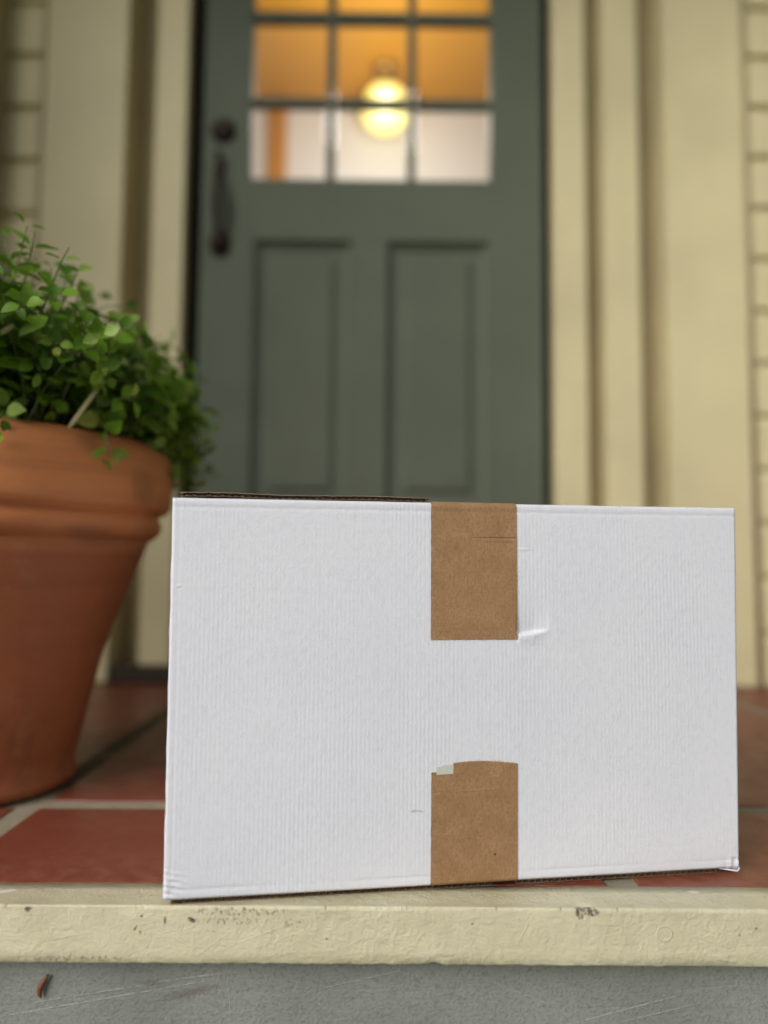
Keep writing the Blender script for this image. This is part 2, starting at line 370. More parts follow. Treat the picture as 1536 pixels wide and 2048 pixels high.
def mk_terracotta():
    n = NT('weathered_terracotta', 0.7, 0.35)
    o = n.sep(n.P)
    a = n.noise(6, 5, 0.6); b = n.noise(200, 3, 0.6)
    band = n.noise(5, 4, vec=n.scale(n.P, (0.25, 0.25, 9)))
    c = n.mix(n.remap(a, 0.3, 0.7), (0.68, 0.262, 0.092), (0.56, 0.205, 0.070))
    c = n.mix(n.remap(band, 0.45, 0.7, 0, 0.5), c, (0.33, 0.11, 0.05))
    # darker clay over the body below the rim
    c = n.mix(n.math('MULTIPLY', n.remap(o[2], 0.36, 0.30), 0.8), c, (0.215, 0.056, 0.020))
    bloom = n.remap(n.noise(16, 5, 0.7), 0.60, 0.80, 0, 0.18)
    c = n.mix(bloom, c, (0.60, 0.36, 0.22))
    st2 = n.noise(40, 4, 0.6)
    # dark mossy stains running down the rim
    st = n.math('MULTIPLY', n.remap(n.noise(9, 4, 0.6, vec=n.scale(n.P, (1.4, 1.4, 0.5))), 0.62, 0.74), 0.45)
    c = n.mix(st, c, (0.085, 0.04, 0.022))
    smear_shadow = n.maxi([n.blob(0.240, 0.388, 0.006, 0.022, 0.0, 0.20, 0.6, nz=st2), n.blob(0.200, 0.440, 0.010, 0.016, 0.4, 0.25, 0.6, nz=st2), n.blob(0.195, 0.325, 0.018, 0.012, 0.2, 0.25, 0.6, nz=st2)])  # rim smear stain, with the drop shadow of leaves painted in
    c = n.mix(n.math("MULTIPLY", smear_shadow, 0.38), c, (0.10, 0.045, 0.025))
    crust = n.math('MULTIPLY', n.remap(n.noise(26, 6, 0.75), 0.56, 0.66), n.remap(n.noise(5, 2), 0.5, 0.6, 0, 0.10))
    c = n.mix(crust, c, (0.62, 0.42, 0.30))
    h = n.math('ADD', n.math('MULTIPLY', band, 1.0), n.math('MULTIPLY', b, 0.7))
    return n.set(c, 0.62, n.bump(h, 0.0012, 0.6))
M['clay'] = mk_terracotta()
M['soil'] = (lambda n: n.set(n.mix(n.noise(60, 5), (0.015, 0.010, 0.007), (0.06, 0.04, 0.025)), 0.95, n.bump(n.noise(90, 4), 0.01)))(NT('potting_soil', 0.95))
def mk_leaf():
    n = NT('mint_leaf', 0.5, 0.3)
    g = n.t.nodes.new('ShaderNodeNewGeometry'); r = g.outputs['Random Per Island']
    cr = n.t.nodes.new('ShaderNodeValToRGB'); n.t.links.new(r, cr.inputs[0])
    e = cr.color_ramp.elements; e[0].position = 0; e[0].color = (0.05, 0.13, 0.008, 1); e[1].position = 1; e[1].color = (0.42, 0.50, 0.10, 1)
    for p, c in [(0.22, (0.10, 0.22, 0.010, 1)), (0.45, (0.17, 0.33, 0.018, 1)), (0.72, (0.24, 0.40, 0.04, 1)), (0.97, (0.30, 0.44, 0.10, 1))]:
        x = cr.color_ramp.elements.new(p); x.color = c
    c = n.mix(n.remap(n.noise(120, 3), 0.4, 0.7, 0, 0.3), cr.outputs[0], (0.04, 0.09, 0.015))
    n.set(c, 0.5, n.bump(n.noise(200, 2), 0.0008, 0.6))
    tr = n.t.nodes.new('ShaderNodeBsdfTranslucent'); n.t.links.new(n.mix(0.5, c, (0.30, 0.5, 0.06)), tr.inputs[0])
    mx = n.t.nodes.new('ShaderNodeMixShader'); mx.inputs[0].default_value = 0.25
    n.t.links.new(n.b.outputs[0], mx.inputs[1]); n.t.links.new(tr.outputs[0], mx.inputs[2])
    n.t.links.new(mx.outputs[0], n.t.nodes['Material Output'].inputs[0])
    return n.m
M['leaf'] = mk_leaf()
M['stem'] = NT('green_stem', 0.5).set((0.12, 0.16, 0.05))
M['straw'] = NT('pale_cut_stalk', 0.6).set((0.55, 0.50, 0.28))
M['dry'] = (lambda n: n.set(n.mix(n.noise(400, 3), (0.11, 0.035, 0.016), (0.27, 0.095, 0.040)), 0.6))(NT('dried_leaf', 0.4))
M['web'] = NT('dusty_hair', 0.5).set((0.42, 0.33, 0.24))
M['lawn'] = (lambda n: n.set(n.mix(n.noise(2, 6), (0.05, 0.085, 0.025), (0.10, 0.14, 0.045)), 0.9))(NT('lawn', 0.9))
M['concrete'] = (lambda n: n.set(n.mix(n.noise(4, 6), (0.30, 0.29, 0.27), (0.40, 0.39, 0.36)), 0.85, n.bump(n.noise(80, 4), 0.002)))(NT('walk_concrete', 0.85))
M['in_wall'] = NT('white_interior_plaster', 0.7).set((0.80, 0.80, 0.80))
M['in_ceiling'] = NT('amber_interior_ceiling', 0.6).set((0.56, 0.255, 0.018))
M['in_wood'] = (lambda n: n.set(n.mix(n.noise(9, 4, vec=n.scale(n.P, (6, 6, 0.4))), (0.50, 0.22, 0.02), (0.58, 0.27, 0.03)), 0.45))(NT('honey_wood_trim', 0.45))
M['in_floor'] = NT('interior_floorboards', 0.5).set((0.30, 0.17, 0.08))
def mk_glass():
    n = NT('window_glass', 0.05)
    t = n.t; g = t.nodes.new('ShaderNodeBsdfGlossy'); g.inputs['Roughness'].default_value = 0.02
    tr = t.nodes.new('ShaderNodeBsdfTransparent'); tr.inputs[0].default_value = (0.96, 0.97, 0.95, 1)
    fr = t.nodes.new('ShaderNodeFresnel'); fr.inputs[0].default_value = 1.3
    mx = t.nodes.new('ShaderNodeMixShader')
    t.links.new(fr.outputs[0], mx.inputs[0]); t.links.new(tr.outputs[0], mx.inputs[1]); t.links.new(g.outputs[0], mx.inputs[2])
    t.links.new(mx.outputs[0], t.nodes['Material Output'].inputs[0])
    return n.m
M['glass'] = mk_glass()
LAMP_E = (3.4, 0.98)
def mk_lampglass():
    n = NT('glowing_lamp_glass', 0.4)
    # brightest around the bulb, honey coloured towards the rim of the shade
    d = n.vmath('LENGTH', n.vmath('SUBTRACT', n.P, (0, -0.105, -0.035)), out=1)
    f = n.remap(d, 0.025, 0.080, 0.0, 1.0, smooth=True)
    col = n.mix(f, (1.0, 0.92, 0.55), (1.0, 0.80, 0.13))
    n.set((0.9, 0.8, 0.5), 0.4)
    n.inp(n.b.inputs['Emission Color'], col)
    n.inp(n.b.inputs['Emission Strength'], n.remap(f, 0, 1, LAMP_E[0], LAMP_E[1]))
    return n.m

M['lamp'] = mk_lampglass()
M['brass'] = NT('aged_brass', 0.35).set((0.45, 0.28, 0.10), Metallic=0.9)

# ------------------------------------------------------------------ ground and walk
bm = bmesh.new(); box(bm, -60, 60, -80, 60, -1.2, -0.56)
tag(link('ground', bm, M['lawn']), 'green lawn in front of the porch', None, None, 'structure')
bm = bmesh.new(); box(bm, -1.3, 1.6, -14, 0.06, -0.60, -0.54, 0.004)
tag(link('path', bm, M['concrete']), 'concrete front walk leading to the steps', None, None, 'structure')

# ------------------------------------------------------------------ porch floor: grout bed with large clay tiles
bm = bmesh.new()
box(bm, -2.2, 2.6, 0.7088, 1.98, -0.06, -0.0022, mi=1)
G = 0.030
xs = [-1.708, -1.063, -0.418, 0.227, 0.79, 1.435, 2.08, 2.7]
ys = [(0.7092, 0.921), (0.951, 1.86)]
hx = G/2
xs_front = [-1.708, -1.063, -0.418, 0.227, 0.872, 1.517, 2.162, 2.7]
for j, (ya, yb) in enumerate(ys):
    X = xs_front if j == 0 else xs
    for a, b in zip(X, X[1:]):
        box(bm, a+hx, min(b-hx, 2.6), ya, yb, -0.02, 0.0, 0.0018)
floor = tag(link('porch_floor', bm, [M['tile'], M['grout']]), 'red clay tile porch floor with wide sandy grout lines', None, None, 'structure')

# ------------------------------------------------------------------ porch step: painted wooden nosing over a grey riser
step = empty('porch_step', (0.2, 0.70, -0.56), 'cream painted step edge with chipped paint above a scratched grey riser', 'step')
bm = bmesh.new()
YF, ZB = 0.6640, -0.0475
prof = [(0.7090, -0.0475), (0.6700, -0.0478), (YF+0.0012, ZB), (YF, ZB+0.0015), (YF, -0.036), (YF+0.0003, -0.024), (YF, -0.012), (YF-0.0002, -0.0035),
        (YF-0.0002, -0.0014), (YF+0.0003, -0.0003), (YF+0.0012, 0.0002), (YF+0.0030, 0.0), (YF+0.016, -0.0002), (YF+0.030, 0.0), (0.7090, 0.0)]
n = 1100; xa, xb = -2.2, 2.6
prev = None
for i in range(n+1):
    u = i/n; s = (u-0.5)*2; x = 0.1 + (abs(s)**1.7)*(1 if s > 0 else -1)*2.4
    row = []
    for k, (y, z) in enumerate(prof):
        dy = dz = 0
        if 2 <= k <= 11:
            dy = 0.0009*noise.noise(Vector((x*9, k*0.6, 0))) + 0.00045*noise.noise(Vector((x*60, k*0.5, 3)))
        if k in (2, 3): dz = 0.0007*noise.noise(Vector((x*110, 7, 1)))+0.0006*noise.noise(Vector((x*14, 2, 1)))
        if 6 <= k <= 9: dz += 0.0003*noise.noise(Vector((x*130, 1, 5)))
        if k in (2, 3, 4):                                     # lifted lip of paint under the tape
            dz += 0.0022*math.exp(-((x-0.048)/0.008)**2)*(1 if k < 4 else 0.3)
            dy -= 0.0012*math.exp(-((x-0.048)/0.010)**2)
        if 7 <= k <= 10:                                       # chip bitten out of the edge
            g = math.exp(-((x-0.180)/0.0085)**4)
            dy += 0.0018*g*(0.6+0.4*noise.noise(Vector((x*300, k, 0)))); dz -= 0.0010*g*(k > 7)
        row.append(bm.verts.new((x, y+dy, z+dz)))
    if prev:
        for k in range(len(prof)-1): bm.faces.new((prev[k], row[k], row[k+1], prev[k+1]))
        bm.faces.new((prev[-1], row[-1], row[0], prev[0]))
    else: bm.faces.new(row)
    prev = row
bm.faces.new(prev[::-1])
link('step_edge', bm, M['nosing'], step, smooth=True)
bm = bmesh.new()
box(bm, -2.2, 2.6, 0.6930, 1.9, -0.185, -0.0479)
box(bm, -2.2, 2.6, 0.36, 1.9, -0.37, -0.1855, 0.003)
box(bm, -2.2, 2.6, 0.06, 1.9, -0.60, -0.3705, 0.003)
link('riser', bm, M['riser'], step)

# ------------------------------------------------------------------ house front
house = empty('house', (0.0, 1.87, 0.0), 'cream house front with lap siding, flat trim boards and a sage green glazed door', 'house')
def siding_board_mesh(bm, x0, x1, yface, z0, z1, pitch=0.137, off=0.0):
    z = z0
    while z < z1:
        zt = min(z+pitch, z1)
        # drop siding: flat face, cove at the top of each board
        pts = [(yface, z), (yface, zt-0.026), (yface+0.008, zt-0.020), (yface+0.014, zt-0.010), (yface+0.014, zt-0.001), (yface+0.03, zt-0.001), (yface+0.03, z)]
        A = [bm.verts.new((x0, y, q)) for y, q in pts]; B = [bm.verts.new((x1, y, q)) for y, q in pts]
        m = len(pts)
        for k in range(m): bm.faces.new((A[k], A[(k+1) % m], B[(k+1) % m], B[k]))
        bm.faces.new(A[::-1]); bm.faces.new(B)
        z = zt
WTOP = 2.62
bm = bmesh.new(); siding_board_mesh(bm, 0.958, 2.6, 1.878, 0.0035, WTOP, 0.137, 0); link('siding', bm, M['cream'], house)
bm = bmesh.new(); siding_board_mesh(bm, -0.985, -0.895, 1.878, 0.0035-0.095, WTOP, 0.1435, 0)
for v in bm.verts: v.co.z = max(v.co.z, 0.0035)
link('siding', bm, M['cream'], house)
# porch return wall on the left (its edge is just in view)
bm = bmesh.new(); box(bm, -1.10, -0.986, 1.79, 1.93, 0.0, WTOP, 0.003); link('return_wall', bm, M['groove'], house)
# unseen wall added at the far left to shade that side
bm = bmesh.new(); box(bm, -1.90, -1.72, 0.30, 2.02, -0.10, WTOP+0.4, 0.003); link('left_shade_wall', bm, M['cream'], house)
# backing wall (sheathing) behind the trim, leaving the door opening
bm = bmesh.new()
box(bm, -2.2, -0.516, 1.966, 2.02, 0.0, WTOP); box(bm, 0.4485, 2.6, 1.966, 2.02, 0.0, WTOP); box(bm, -0.516, 0.4485, 1.966, 2.02, 2.16, WTOP)
link('sheathing', bm, M['groove'], house)
for (x0, x1, y0, zb) in [(-0.894, -0.668, 1.868, 0.002), (-0.598, -0.516, 1.886, 0.042), (0.4485, 0.533, 1.896, 0.042), (0.578, 0.6686, 1.884, 0.002), (0.733, 0.957, 1.868, 0.002)]:
    bm = bmesh.new()
    xe = x1
    if x1 == 0.957: xe = 0.936
    if x0 == -0.894: x0 = -0.880
    box(bm, x0, xe, y0, 1.9655, zb, WTOP, 0.004, seg=3)
    link('trim_board', bm, M['cream'], house)
for (x, y, r) in [(0.948, 1.886, 0.010), (-0.8885, 1.886, 0.007)]:      # beads where boards meet siding, coloured darker for the shade there
    bm = bmesh.new(); tube(bm, [(x, y, 0.004), (x, y, WTOP)], r, 12)
    link('corner_bead', bm, M['groove'], house, smooth=True)
bm = bmesh.new(); box(bm, -0.6665, 0.7315, 1.880, 1.9195, 0.001, 0.0415, 0.004); box(bm, -0.514, 0.446, 1.9197, 1.99, 0.001, 0.0410); link('threshold', bm, M['sill'], house)  # runs on under the casings in place of the shadowed floor
for x0, x1 in [(-0.515, -0.4845), (0.4265, 0.4475)]:
    bm = bmesh.new(); box(bm, x0, x1, 1.948, 1.985, 0.042, 2.155); link('weatherstrip', bm, M['black'], house)
# porch ceiling and its front beam shade the door
bm = bmesh.new(); box(bm, -1.72, 3.0, 1.02, 2.02, WTOP, WTOP+0.10); link('porch_ceiling', bm, M['ceil_paint'], house)
bm = bmesh.new(); box(bm, -1.72, 3.0, 0.97, 1.07, 2.52, WTOP-0.001); link('porch_beam', bm, M['cream'], house)

# door
DY = 1.93
door_bm = bmesh.new()
XL, XR = -0.483, 0.425
zb, zt = 0.045, 2.14
gx0, gx1, gz0, gz1 = -0.354, 0.287, 1.320, 2.010
px = [(-0.338, -0.080), (0.013, 0.283)]; pz0, pz1 = 0.44, 1.152
D2 = DY+0.045
box(door_bm, XL, gx0, DY, D2, zb, zt, 0.002); box(door_bm, gx1, XR, DY, D2, zb, zt, 0.002)
box(door_bm, gx0, gx1, DY, D2, gz1, zt, 0.001); box(door_bm, gx0, gx1, DY, D2, pz1, gz0, 0.001); box(door_bm, gx0, gx1, DY, D2, zb, pz0, 0.001)
box(door_bm, gx0, px[0][0], DY+0.0003, D2, pz0, pz1, 0.001); box(door_bm, px[0][1], px[1][0], DY, D2, pz0, pz1, 0.001); box(door_bm, px[1][1], gx1, DY+0.0003, D2, pz0, pz1, 0.001)
door = link('door', door_bm, M['green'], house)
for (a, b) in px:
    bm = bmesh.new()
    # ogee sticking, sunk flat, then a raised field
    lev = [(0.0, -0.0005), (0.004, 0.010), (0.012, 0.014), (0.020, 0.019), (0.044, 0.019), (0.050, 0.013), (0.056, 0.010)]
    prev = None
    for (ins, dep) in lev:
        x0, x1, z0, z1, y = a+ins, b-ins, pz0+ins, pz1-ins, DY+0.001+dep
        r = [bm.verts.new(p) for p in ((x0, y, z0), (x1, y, z0), (x1, y, z1), (x0, y, z1))]
        if prev:
            for k in range(4): bm.faces.new((prev[k], prev[(k+1) % 4], r[(k+1) % 4], r[k]))
        prev = r
    bm.faces.new(prev)
    back = [bm.verts.new(p) for p in ((a, D2-0.002, pz0), (b, D2-0.002, pz0), (b, D2-0.002, pz1), (a, D2-0.002, pz1))]
    bm.faces.new(back[::-1])
    link('panel', bm, M['green'], door)
cols = [(-0.3538, -0.155), (-0.129, 0.063), (0.088, 0.2868)]
rows = [(1.320, 1.528), (1.556, 1.769), (1.802, 2.010)]
bm = bmesh.new()
for (a, b) in [(cols[0][1], cols[1][0]), (cols[1][1], cols[2][0])]:
    box(bm, a+0.001, b-0.001, DY+0.008, D2-0.008, gz0, gz1, 0.003)
for (a, b) in [(rows[0][1], rows[1][0]), (rows[1][1], rows[2][0])]:
    for (c, d) in cols: box(bm, c, d, DY+0.009, D2-0.009, a+0.002, b-0.002, 0.003)
link('muntin_grid', bm, M['green'], door)
for (c, d) in cols:
    for (a, b) in rows:
        bm = bmesh.new(); box(bm, c-0.0, d+0.0, DY+0.021, DY+0.024, a+0.001, b-0.001)
        link('glass_pane', bm, M['glass'], door)
bm = bmesh.new()
def disc_lathe(bm, cx, cz, prof, n=40, sx=1, sz=1):
    rings = []
    for (r, dy) in prof:
        rings.append([bm.verts.new((cx+r*sx*cos(2*pi*i/n), DY-dy, cz+r*sz*sin(2*pi*i/n))) for i in range(n)])
    for A, B in zip(rings, rings[1:]):
        for i in range(n): bm.faces.new((A[i], A[(i+1) % n], B[(i+1) % n], B[i]))
    bm.faces.new(rings[-1]); bm.faces.new(rings[0][::-1])
disc_lathe(bm, -0.4284, 1.450, [(0.033, -0.001), (0.034, 0.004), (0.031, 0.009), (0.022, 0.012), (0.020, 0.020), (0.017, 0.023), (0.006, 0.024), (0.005, 0.020), (0.002, 0.019)])
link('deadbolt', bm, M['bronze'], door, smooth=True)
bm = bmesh.new()
disc_lathe(bm, -0.435, 1.352, [(0.017, -0.001), (0.0165, 0.004), (0.010, 0.007), (0.004, 0.008)], 32, 1, 1.5)
disc_lathe(bm, -0.430, 1.140, [(0.030, -0.001), (0.030, 0.005), (0.026, 0.011), (0.016, 0.018), (0.012, 0.030), (0.004, 0.032)], 40, 0.95, 1.25)
gp = []
for i in range(21):
    t = i/20
    gp.append((-0.4345+0.003*t, DY-0.006-0.040*sin(pi*t)**0.7, 1.345-0.20*t))
tube(bm, gp, [0.006+0.006*sin(pi*i/20)**1.2 for i in range(21)], 12)
tube(bm, [(-0.435, DY-0.004, 1.372), (-0.435, DY-0.020, 1.380), (-0.435, DY-0.032, 1.374)], [0.005, 0.006, 0.008], 10)
link('door_handle', bm, M['bronze'], door, smooth=True)

# the lit room behind the glass
bm = bmesh.new(); box(bm, -1.6, 1.9, 3.80, 3.88, -0.02, 2.75)
box(bm, -1.68, -1.6, 2.02, 3.88, -0.02, 2.75); box(bm, 1.9, 1.98, 2.02, 3.88, -0.02, 2.75); link('interior_wall', bm, M['in_wall'], house)
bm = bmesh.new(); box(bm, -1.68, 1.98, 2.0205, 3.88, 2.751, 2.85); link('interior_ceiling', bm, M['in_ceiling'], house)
bm = bmesh.new(); box(bm, -1.68, 1.98, 2.0205, 3.88, -0.06, -0.021); link('interior_floor', bm, M['in_floor'], house)
bm = bmesh.new(); box(bm, -0.605, -0.507, 3.770, 3.7995, -0.02, 2.74, 0.004); link('interior_casing', bm, M['in_wood'], house)

# ceiling lamp inside
LX, LY = 0.008, 3.55
lamp = empty('ceiling_lamp', (LX, LY, 2.545), 'glowing amber glass ceiling lamp seen through the middle panes of the door', 'lamp')
bm = bmesh.new()
lp = [(0.002, -0.095), (0.03, -0.094), (0.060, -0.086), (0.088, -0.066), (0.105, -0.036), (0.110, -0.010), (0.104, 0.014), (0.090, 0.030), (0.094, 0.040), (0.092, 0.060), (0.078, 0.082), (0.05, 0.098), (0.02, 0.104), (0.014, 0.106)]
lathe(bm, [(r*1.05, z*1.08) for r, z in lp], 0, 0, 48)
link('lamp_shade', bm, M['lamp'], lamp, smooth=True, world=False)
bm = bmesh.new(); tube(bm, [(0, 0, 0.10), (0, 0, 0.195)], 0.010, 12); lathe(bm, [(0.002, 0.175), (0.06, 0.177), (0.07, 0.190), (0.07, 0.2045), (0.002, 0.2045)], 0, 0, 32); lathe(bm, [(0.002, 0.128), (0.022, 0.125), (0.030, 0.116), (0.026, 0.108), (0.002, 0.107)], 0, 0, 24)
link('lamp_stem', bm, M['brass'], lamp, smooth=True, world=False)
for (x, y, z, e, rad) in [(LX, LY-0.55, 2.15, 20, 0.12)]:
    ld = bpy.data.lights.new('lamp_light', 'POINT'); ld.energy = e; ld.color = (1.0, 0.97, 0.95); ld.shadow_soft_size = rad
    lo = bpy.data.objects.new('lamp_light', ld); C.objects.link(lo); lo.location = (x, y, z)

# ------------------------------------------------------------------ cardboard box
BL, BH, BD, Z0 = 0.5472, 0.3527, 0.30, 0.0058
BYAW = radians(8.55)
DZ = 0.0063
crate = empty('cardboard_box', (-0.1814, 0.6592, 0.0), 'white corrugated cardboard box closed with brown paper tape, set askew on the step edge', 'box', None, BYAW)
RE = 0.0030
crate.scale = (0.9775, 0.9775, 0.9775)
def gau(x, a, s): return math.exp(-((x-a)/s)**2)
def front_y(x, z):
    """depth of the front panel: rounded borders, score lines, dents (box space, + is inwards)"""
    y = 0.0
    for d in (x, BL-x):
        if d < RE: y = max(y, RE-math.sqrt(max(0.0, RE*RE-(RE-max(d, 0))**2)))
    for d in (z-Z0, Z0+BH-z):
        if d < RE: y += RE-math.sqrt(max(0.0, RE*RE-(RE-max(d, 0))**2))
    # score line just under the top fold and just above the bottom fold
    y += 0.0003*gau(z, Z0+BH-0.0085, 0.0016) - 0.0002*gau(z, Z0+BH-0.0045, 0.0025)
    y += 0.0004*gau(z, Z0+0.0085, 0.0018)*(0.6+0.4*sin(x*37))
    y += 0.00012*gau(x, 0.0065, 0.0016)
    # slight bow of the whole panel
    y -= 0.0018*sin(pi*x/BL)*sin(pi*(z-Z0)/BH)
    y += 0.0006*noise.noise(Vector((x*7, z*7, 0.3)))
    zq = z; z = z-DZ
    # dent at the corner of the upper tape strip
    zc = 0.2270 + 0.14*(x-0.3210) + 2.0*(x-0.332)**2
    if 0.3195 < x < 0.352:
        f = min(1, (x-0.3195)/0.003)*max(0.0, min(1, (0.352-x)/0.016))
        d = z-zc
        s_ = 0.5+0.5*math.tanh(d/0.0011)
        y += s_*0.0032*f*math.exp(-(max(d, 0)/0.014)**1.1) - (1-s_)*0.0011*f*math.exp(-((min(d, 0)+0.003)/0.006)**2)
    y += 0.0012*gau(x, 0.333, 0.012)*gau(z, 0.308, 0.003)*0.4
    z = zq
    # crushed bottom left corner
    if x < 0.03 and z < 0.05:
        f = math.exp(-(x/0.014)**2)*math.exp(-((z-Z0-0.012)/0.013)**2)
        y += f*(0.0006*sin(z*1150+x*260)+0.0007*noise.noise(Vector((x*150, z*260, 1))))
    # crushed bottom right corner
    if x > BL-0.04 and z < 0.03:
        f = math.exp(-((BL-x)/0.016)**2)*math.exp(-((z-Z0-0.004)/0.007)**2)
        y += f*(0.0005*sin(x*700)+0.0008*noise.noise(Vector((x*200, z*260, 4))))
    return y
def border(t, n0, L, fine):
    return t
def samples(L, step, r, fine, extra=()):
    s = [0.0]
    x = 0.0
    while x < r-1e-6: x += r/5; s.append(x)
    m = int((L-2*r)/step)
    for i in range(1, m): s.append(r+(L-2*r)*i/m)
    s += [L-v for v in s[:6]][::-1]
    for (a, b, st) in extra:
        q = a
        while q < b: s.append(q); q += st
    s = sorted(set(round(v, 6) for v in s))
    return s
bm = bmesh.new()
XS = samples(BL, 0.0035, RE, 5, [(0.003, 0.03, 0.0008), (0.316, 0.354, 0.0007), (BL-0.03, BL-0.003, 0.001)])
ZS = [Z0+v for v in samples(BH, 0.0035, RE, 5, [(0.003, 0.032, 0.0007), (0.215-Z0, 0.258-Z0, 0.0008), (BH-0.012, BH-0.003, 0.0012)])]
grid = []
for z in ZS:
    row = []
    for x in XS:
        xx, zz = x, z
        dx = 0.0
        if x < 1e-6: dx = 0.0006*noise.noise(Vector((z*40, 1, 1)))
        if x > BL-1e-6: dx = 0.0007*noise.noise(Vector((z*30, 5, 1))) - 0.0016*gau(z, 0.1700, 0.004)
        dz = 0.0004*noise.noise(Vector((x*25, 2, 2))) if (z > Z0+BH-1e-6) else 0.0
        if z < Z0+1e-5: dz = -0.0018*gau(x, BL-0.002, 0.012)
        q = (z-Z0)/BH; a = x/BL
        dx += 0.0058*a**3*q - 0.0018*(1-a)**3*q; dz += 0.0012*a**3*q - 0.0008*(1-a)**3*q
        row.append(bm.verts.new((xx+dx, front_y(x, z), zz+dz)))
    grid.append(row)
for a, b in zip(grid, grid[1:]):
    for i in range(len(XS)-1): bm.faces.new((a[i], a[i+1], b[i+1], b[i]))
loop = grid[0][:] + [r[-1] for r in grid[1:]] + grid[-1][-2::-1] + [r[0] for r in grid[-2:0:-1]]
lp1 = [bm.verts.new((v.co.x, 0.0085, v.co.z)) for v in loop]
lp2 = [bm.verts.new((v.co.x, BD, v.co.z)) for v in loop]
m = len(loop)
for A, B in ((loop, lp1), (lp1, lp2)):
    for k in range(m): bm.faces.new((A[k], A[(k+1) % m], B[(k+1) % m], B[k]))
bm.faces.new(lp2[::-1])
body = link('box_body', bm, M['board'], crate, smooth=True, world=False)
es = body.data
try:
    es.set_sharp_from_angle(angle=radians(50))
except Exception: pass

def flap(name, x0, x1, y0, y1, z0, th, wav=0.0021, warp=0.0012, seed=0, mi=None):
    """corrugated flap: two liners with a wavy medium whose cut end faces the front"""
    bm = bmesh.new(); n = int((x1-x0)/0.0006)
    lt = 0.00035
    def zz(x): return z0 + warp*noise.noise(Vector((x*14, seed, 0))) + 0.0004*noise.noise(Vector((x*150, seed, 2)))
    def strip(f0, f1, ya, yb, mi):
        pa = None
        for i in range(n+1):
            x = x0+(x1-x0)*i/n
            yy = ya + 0.0006*noise.noise(Vector((x*60, seed, 9)))
            r = [bm.verts.new(p) for p in ((x, yy, f0(x)), (x, yb, f0(x)), (x, yb, f1(x)), (x, yy, f1(x)))]
            if pa:
                for k in range(4):
                    f = bm.faces.new((pa[k], r[k], r[(k+1) % 4], pa[(k+1) % 4])); f.material_index = mi
            else: bm.faces.new(r)
            pa = r
        bm.faces.new(pa[::-1])
    strip(lambda x: zz(x), lambda x: zz(x)+lt, y0, y1, 0)
    strip(lambda x: zz(x)+th-lt, lambda x: zz(x)+th, y0, y1, 1)
    a = (th-3*lt)/2
    strip(lambda x: zz(x)+th/2-lt/2+a*sin(2*pi*x/wav), lambda x: zz(x)+th/2+lt/2+a*sin(2*pi*x/wav), y0+0.0008, y0+0.03, 0)
    bm.normal_update()
    return link(name, bm, [M['kraft_edge'], M['kraft_liner']], crate, world=False)
flap('top_flap', 0.004, 0.2362, 0.006, BD-0.004, Z0+BH+0.0010, 0.0036, wav=0.0062, seed=1).location.z = 0.0
flap('bottom_flap', 0.006, 0.300, 0.0065, BD-0.004, 0.0003, 0.0036, wav=0.0062, warp=0.0, seed=2)
flap('bottom_flap', 0.3215, BL-0.016, 0.0065, BD-0.004, 0.0003, 0.0036, wav=0.0062, warp=0.0, seed=3)

# folded nib of board at the crushed right corner
bm = bmesh.new()
tube(bm, [(BL-0.020, 0.004, Z0-0.0008), (BL-0.010, 0.002, Z0-0.0018), (BL-0.003, 0.000, Z0-0.0026), (BL+0.0006, 0.002, Z0-0.0012), (BL, 0.005, Z0+0.002)], [0.0005, 0.0008, 0.0011, 0.0010, 0.0005], 8)
link('crushed_corner', bm, M['board'], crate, smooth=True, world=False)

# paper tape strips
def tape(name, x0, x1, za, zb, wrap, ragged_top=None, label=None):
    bm = bmesh.new(); T = 0.00055
    nx = 60; 
    zs = []
    k = 90
    for i in range(k+1): zs.append(za+(zb-za)*i/k)
    prev = None
    rows = []
    for z in zs:
        row = []
        for i in range(nx+1):
            x = x0+(x1-x0)*i/nx
            zz = z
            if ragged_top and z > zs[-6]:
                t = (zs.index(z)-(k-5))/5
                zz = zs[k-5] + (ragged_top(x)-zs[k-5])*t
            xr = x
            if i == nx: xr += 0.00035*noise.noise(Vector((z*420, 3, 1)))
            if i == 0: xr += 0.0003*noise.noise(Vector((z*120, 8, 1)))
            if not ragged_top and wrap == 'top' and z == zs[0]: zz += 0.0004*noise.noise(Vector((x*120, 1, 1)))
            row.append(bm.verts.new((xr, front_y(min(max(x, 0), BL), zz)-T, zz)))
        rows.append(row)
    if wrap == 'top':
        zt = Z0+BH
        for (y, z) in ((0.0022, zt+0.0004), (0.006, zt+0.0012), (0.012, zt+0.0014), (0.10, zt+0.0012), (BD-0.01, zt+0.0006)):
            rows.append([bm.verts.new((x0+(x1-x0)*i/nx, y, z)) for i in range(nx+1)])
    else:
        for (y, z) in ((0.0022, Z0-0.0005), (0.008, Z0-0.0012)):
            rows.insert(0, [bm.verts.new((x0+(x1-x0)*i/nx, y, z)) for i in range(nx+1)])
    for a, b in zip(rows, rows[1:]):
        for i in range(nx): bm.faces.new((a[i], a[i+1], b[i+1], b[i]))

    o = link(name, bm, M['kraft'], crate, smooth=True, world=False)
    if label: o['label'] = label
    return o

